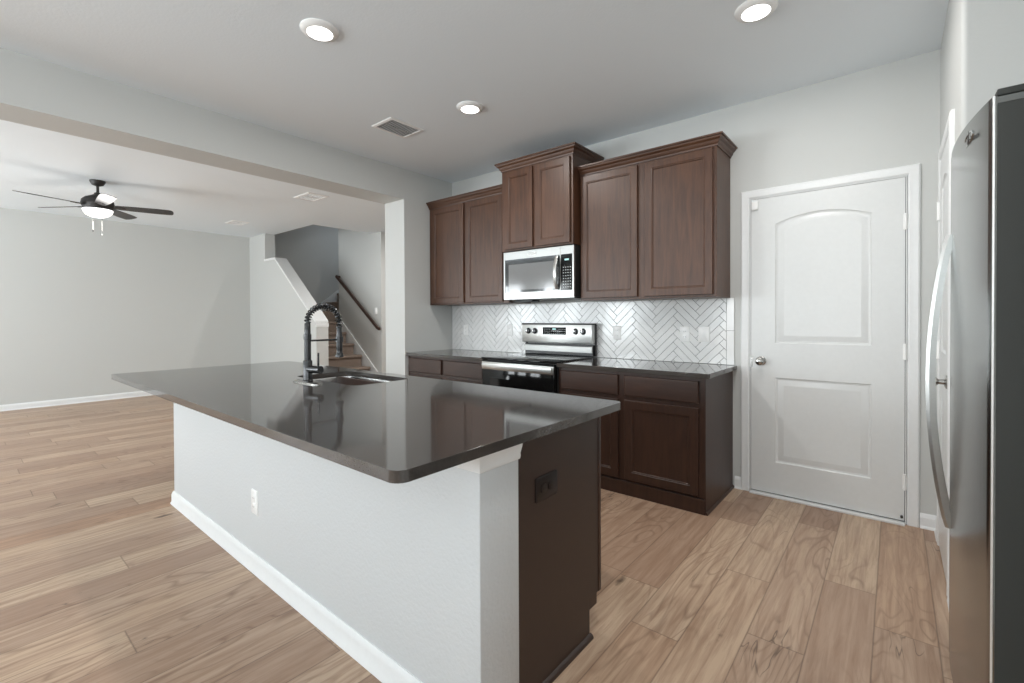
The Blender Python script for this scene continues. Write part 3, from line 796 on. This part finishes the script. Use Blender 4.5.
# ------------------------------------------------------------------ refrigerator
fr = empty('refrigerator', (.6, 2.08, 0), 'tall stainless steel refrigerator with bowed door handle at the right wall', 'refrigerator')
fy0, fy1, fz = 1.66, 2.495, 1.765
def bul(y): return .187-.042*(1-((y-2.08)/.425)**2)
MB().box(.262, 1.0, fy0+.006, fy1-.006, .03, fz-.012, .004).build('body', M['fridge_side'], fr)
MB().box(.255, 1.0, fy0+.004, fy1-.004, fz-.012, fz+.006, .003).build('top_trim', M['fridge_side'], fr)
def fdoor(a, b):
    n = 22; pts = []; r = .006
    ys = [a+(b-a)*i/n for i in range(n+1)]
    front = [(bul(y), y) for y in ys]
    front[0] = (bul(a)+r, a); front.insert(1, (bul(a)+r*.3, a+r*.3)); front.insert(2, (bul(a+r), a+r))
    front[-1] = (bul(b)+r, b); front.insert(-1, (bul(b)+r*.3, b-r*.3))
    outline = front+[(.252, b), (.252, a)]
    skin = MB().plate(F_up(0), front+[(x+.004, min(max(y, a+.002), b-.002)) for x, y in front[::-1]], (), .06, fz+.010)
    return skin
def fcore(a, b, parent):
    n = 20; ys = [a+.004+(b-a-.008)*i/n for i in range(n+1)]
    core = [(bul(y)+.0045, y) for y in ys]+[(.252, b-.001), (.252, a+.001), (bul(a)+.010, a+.001)]
    MB().plate(F_up(0), core, (), .062, fz-.008).build('door_core', M['fridge_side'], parent, smooth=30)
    MB().plate(F_up(0), core, (), fz-.007, fz+.009).build('top_cap', M['fridge_cap'], parent, smooth=30)
rd = fdoor(fy0, 2.185).build('door', M['steel_fridge'], fr, smooth=30); rd['label'] = 'wide near door of the refrigerator'
fd = fdoor(2.195, fy1).build('door', M['steel_fridge'], fr, smooth=30)
fcore(fy0, 2.185, rd); fcore(2.195, fy1, fd)
MB().box(bul(fy0)+.001, bul(fy0)+.0055, fy0-.0022, fy0+.002, .06, fz+.012, .001, 1).build('edge_strip', M['strip'], rd)  # highlight on the door skin's rounded corner, made as a pale strip
def fhandle(y, parent, sgn):
    n = 30; path = []; rr_ = []
    for i in range(n+1):
        t = i/n; z = .52+.98*t; k = math.sin(PI*t)**.8
        path.append((bul(y)-.001-.050*k, y, z))
    prof = []
    m = MB(); P_ = []
    for i, p in enumerate(path):
        P_.append((p, (-1, 0, 0), (0, 1, 0)))
    m.sweep([(-.012, -.008), (.004, -.011), (.013, -.006), (.013, .006), (.004, .011), (-.012, .008)], P_)
    return m.build('handle', M['steel'], parent)
fhandle(2.125, rd, 1); fhandle(2.255, fd, 1)
MB().box(.262, .30, fy0+.05, fy1-.05, 0, .06).build('toe_grille', M['black'], fr, smooth=None)
hc = MB().box(.195, .262, fy0+.004, fy0+.07, fz+.0125, fz+.030, .003).build('hinge_cover', M['fridge_side'], fr)
MB().cyl((.262, fy0+.03, fz+.018), (.285, fy0+.03, fz+.018), .008, n=12).build('hinge_pin', M['black'], hc)
# maker's script mark on the near door
tl = text_mesh('Whirlpool', .026, M['logo'], 'badge', rd, Matrix.Translation((bul(1.835)-.0015, 1.835, 1.725)) @ Matrix.Rotation(math.radians(-90-3.2), 4, 'Z') @ RX, .0006, .3)
m = MB(); sw = []
for i in range(25):
    a = 2*PI*i/24*.8+.5; y = 1.835+.042*math.cos(a); sw.append((bul(y)-.001, y, 1.728+.015*math.sin(a)+.12*(1.835-y)))
m.tube(sw, [.0006+.0012*math.sin(PI*i/24) for i in range(25)], 6).build('badge_swoosh', M['chrome'], rd)

# ------------------------------------------------------------------ ceiling lights
GL = 'round recessed ceiling lights over the kitchen'
def downlight(x, y, label, watts=11):
    t = empty('ceiling_light', (x, y, H), label, 'ceiling light', GL)
    MB().lathe([(.096, 0), (.096, -.004), (.090, -.012), (.070, -.019), (.064, -.020), (.064, -.016)], (x, y, H), 'Z', 40).build('trim_ring', M['plastic'], t)
    MB().lathe([(0, -.022), (.03, -.0215), (.0645, -.018), (.0645, -.012)], (x, y, H), 'Z', 40).build('diffuser', M['lamp'], t)
    l = bpy.data.lights.new('bulb', 'AREA'); l.shape = 'DISK'; l.size = .12; l.energy = watts; l.color = (1, .98, .95)
    o = bpy.data.objects.new('bulb', l); COL.objects.link(o); o.parent = t; o.location = (0, 0, -.026)
    return t
downlight(-2.325, 1.240, 'round lit recessed ceiling light over the island, before the ceiling vent')
downlight(-2.350, 2.378, 'round lit recessed ceiling light in front of the tall cabinet, beside the ceiling vent')
downlight(-.53, 2.53, 'round lit recessed ceiling light in front of the white door, cut by the frame top')

downlight(-.53, 1.24, 'round recessed ceiling light above the open floor beside the refrigerator')

downlight(-5.6, 4.4, 'round ceiling light in the hall beside the carpeted stairs', 34)  # added lamp hidden behind the wall stub, lifts the stair walls

def vent(x0, x1, y0, y1, label, along='y', group='white ceiling air vents', lm='plastic'):
    t = empty('ceiling_vent', ((x0+x1)/2, (y0+y1)/2, H), label, 'air vent', group)
    m = MB(); m.rings(F_up(H), rect_loop(x0, x1, y0, y1), [(0, 0), (.002, -.006), (.022, -.010), (.026, -.004)], cap=False); m.build('vent_frame', M['plastic'], t, smooth=None)
    MB().plate(F_up(H-.0015), rect(x0+.02, x1-.02, y0+.02, y1-.02)).build('backing', M['vent_dark'], t, smooth=None)
    m = MB(); n = 13; a, b = (y0+.026, y1-.026)
    for half in (0, 1):
        xa, xb = (x0+.026, (x0+x1)/2-.004) if half == 0 else ((x0+x1)/2+.004, x1-.026)
        for i in range(n):
            y = a+(b-a)*(i+.5)/n
            m.plate(lambda u, v, d, y=y: Vector((u, y+(v)*.5+d, H-.0025-v*.7)), rect(xa, xb, 0, .006), (), 0, .0010)
    m.box((x0+x1)/2-.005, (x0+x1)/2+.005, a, b, H-.009, H-.002)
    m.build('louver', M[lm], t, smooth=None)
    return t
vent(-3.172, -2.915, 2.11, 2.427, 'white framed ceiling vent with dark grille over the kitchen near the header', lm='grille')
vent(-5.78, -5.40, 2.72, 2.98, 'white ceiling vent in the living room near the stairs wall end')
vent(-8.13, -7.79, 2.74, 2.98, 'small white ceiling vent deep in the living room near the far wall')

# ------------------------------------------------------------------ ceiling fan
cx, cy = -6.705, 1.02
fn = empty('ceiling_fan', (cx, cy, H), 'dark five-blade ceiling fan with lit white bowl light hanging in the living room', 'ceiling fan')
MB().lathe([(0, 0), (.068, 0), (.068, -.012), (.05, -.045), (.02, -.058), (0, -.058)], (cx, cy, H), 'Z').build('canopy', M['bronze'], fn)
MB().lathe([(.0, -.05), (.0125, -.05), (.0125, -.125), (.03, -.135), (.034, -.155), (0, -.155)], (cx, cy, H), 'Z').build('downrod', M['bronze'], fn)
MB().lathe([(0, -.15), (.035, -.15), (.06, -.165), (.105, -.185), (.135, -.215), (.142, -.25), (.138, -.275), (.13, -.29), (.13, -.315), (0, -.315)], (cx, cy, H), 'Z', 40).build('motor_housing', M['bronze'], fn)
MB().lathe([(.128, -.312), (.130, -.322), (.122, -.345), (.10, -.372), (.06, -.392), (0, -.40)], (cx, cy, H), 'Z', 40).build('light_bowl', M['globe'], fn)
zb = H-.277
for k in range(5):
    a = math.radians(71+72*k); ca, sa = math.cos(a), math.sin(a); tl_ = math.radians(-13)
    def T(r, w, d, ca=ca, sa=sa):
        z = zb+w*math.sin(tl_)+d; ww = w*math.cos(tl_)
        return Vector((cx+r*ca-ww*sa, cy+r*sa+ww*ca, z))
    out = [(.14, -.045), (.30, -.058), (.50, -.066), (.62, -.064)]
    tip = [(.635+.035*math.cos(t_), .064*math.sin(t_)) for t_ in [math.radians(x) for x in range(-70, 71, 20)]]
    pl = out+tip+[(r, -w) for r, w in out[::-1]]
    b_ = MB().plate(T, pl, (), 0, .006).build('blade', M['blade'], fn, smooth=None)
    MB().plate(T, [(.11, -.02), (.2, -.035), (.24, 0), (.2, .035), (.11, .02)], (), -.001, -.006).build('bracket', M['bronze'], b_, smooth=None)
for dx, ln in ((-.055, .185), (.045, .23)):
    px_, py_ = cx+dx*.77, cy+dx*.637
    pc = MB().cyl((px_, py_, H-.30), (px_, py_, H-.345-ln), .0022, n=6).build('pull_chain', M['nickel'], fn)
    MB().lathe([(0, 0), (.005, -.003), (.006, -.018), (0, -.024)], (px_, py_, H-.345-ln), 'Z', 12).build('pull_knob', M['bronze'] if dx < 0 else M['plastic'], pc)
l = bpy.data.lights.new('bulb', 'POINT'); l.energy = 6; l.shadow_soft_size = .1; l.color = (1, .97, .93)
o = bpy.data.objects.new('bulb', l); COL.objects.link(o); o.parent = fn; o.location = (0, 0, -.48)

# ------------------------------------------------------------------ stairs
st = empty('carpeted_staircase', (-6.9, 4.25, 0), 'brown carpeted stairs climbing behind the white sloped half wall', 'staircase')
run, rise = .26, .2003
nx0, nz0 = -6.925, .171
for k in range(6):
    xn = nx0-run*k; z = nz0+rise*k
    m = MB(); m.box(xn-run-.03, xn-.034, yh1+.014, WY-.045, z-rise if k else 0, z-.002)
    m.box(xn-run-.02, xn, yh1+.014, WY-.04, z-.05, z, .023, 4)
    m.build('step', M['carpet'], st)
zl = nz0+rise*6
m = MB(); m.box(XF+.002, nx0-run*6+.005, yh1+.014, 5.02, zl-.22, zl, .015, 3); m.build('landing', M['carpet'], st)
for k in range(7):
    yn = 5.0+.26*k; z = zl+rise*(k+1)
    m = MB(); m.box(XF+.02, -8.33, yn+.018, yn+.29, z-rise-.02, z-.002).box(XF+.02, -8.33, yn, yn+.28, z-.045, z, .018, 3); m.build('step', M['carpet'], st)
# skirts
def skirt(F, pts, th=.02):
    return MB().plate(F, pts, (), 0, th)
s0 = skirt(F_front(WY), [(-6.93, 0), (-6.93, .20), (-7.05, .30), (-8.32, 1.285), (-8.32, 0)], .018).build('trim_1', M['trim'], smooth=None)
tag(s0, 'white sloped skirt board along the stairs under the handrail', kind='structure')
s1 = skirt(F_east(XF), [(yh1+.01, 1.10), (yh1+.01, 1.50), (4.84, 1.50), (6.9, 3.05), (6.9, 1.10)], .018).build('trim_2', M['trim'], smooth=None)
tag(s1, 'white skirt board rising on the dark far stairwell wall', kind='structure')
# handrail
hr = empty('wooden_handrail', (-7.5, WY, 1.4), 'dark brown wooden handrail sloping down the pale stairwell wall', 'handrail')
a, b = Vector((-8.27, WY-.065, 2.035)), Vector((-6.94, WY-.065, 1.065))
HR = [(-.020, -.024), (-.020, .012), (-.012, .024), (.012, .024), (.020, .012), (.020, -.024)]
d = (b-a).normalized(); upv = Vector((-d.z, 0, d.x)); 
if upv.z < 0: upv = -upv
m = MB().sweep(HR, [(a-d*.02, (0, -1, 0), upv), (b, (0, -1, 0), upv), (b+Vector((.055, 0, -.018)), (0, -1, 0), (0, 0, 1))])
m.box(a.x-.02, a.x+.02, WY-.06, WY-.001, a.z-.02, a.z+.02, .004); m.build('rail', M['rail'], hr)
for t in (.14, .5, .86):
    p = a.lerp(b, t); MB().tube([(p.x, WY-.001, p.z-.08), (p.x, WY-.04, p.z-.075), (p.x, WY-.062, p.z-.03)], .006, 8).lathe([(0, 0), (.025, 0), (.022, .005), (0, .006)], (p.x, WY, p.z-.08), '-Y', 16).build('bracket', M['bronze'], hr)
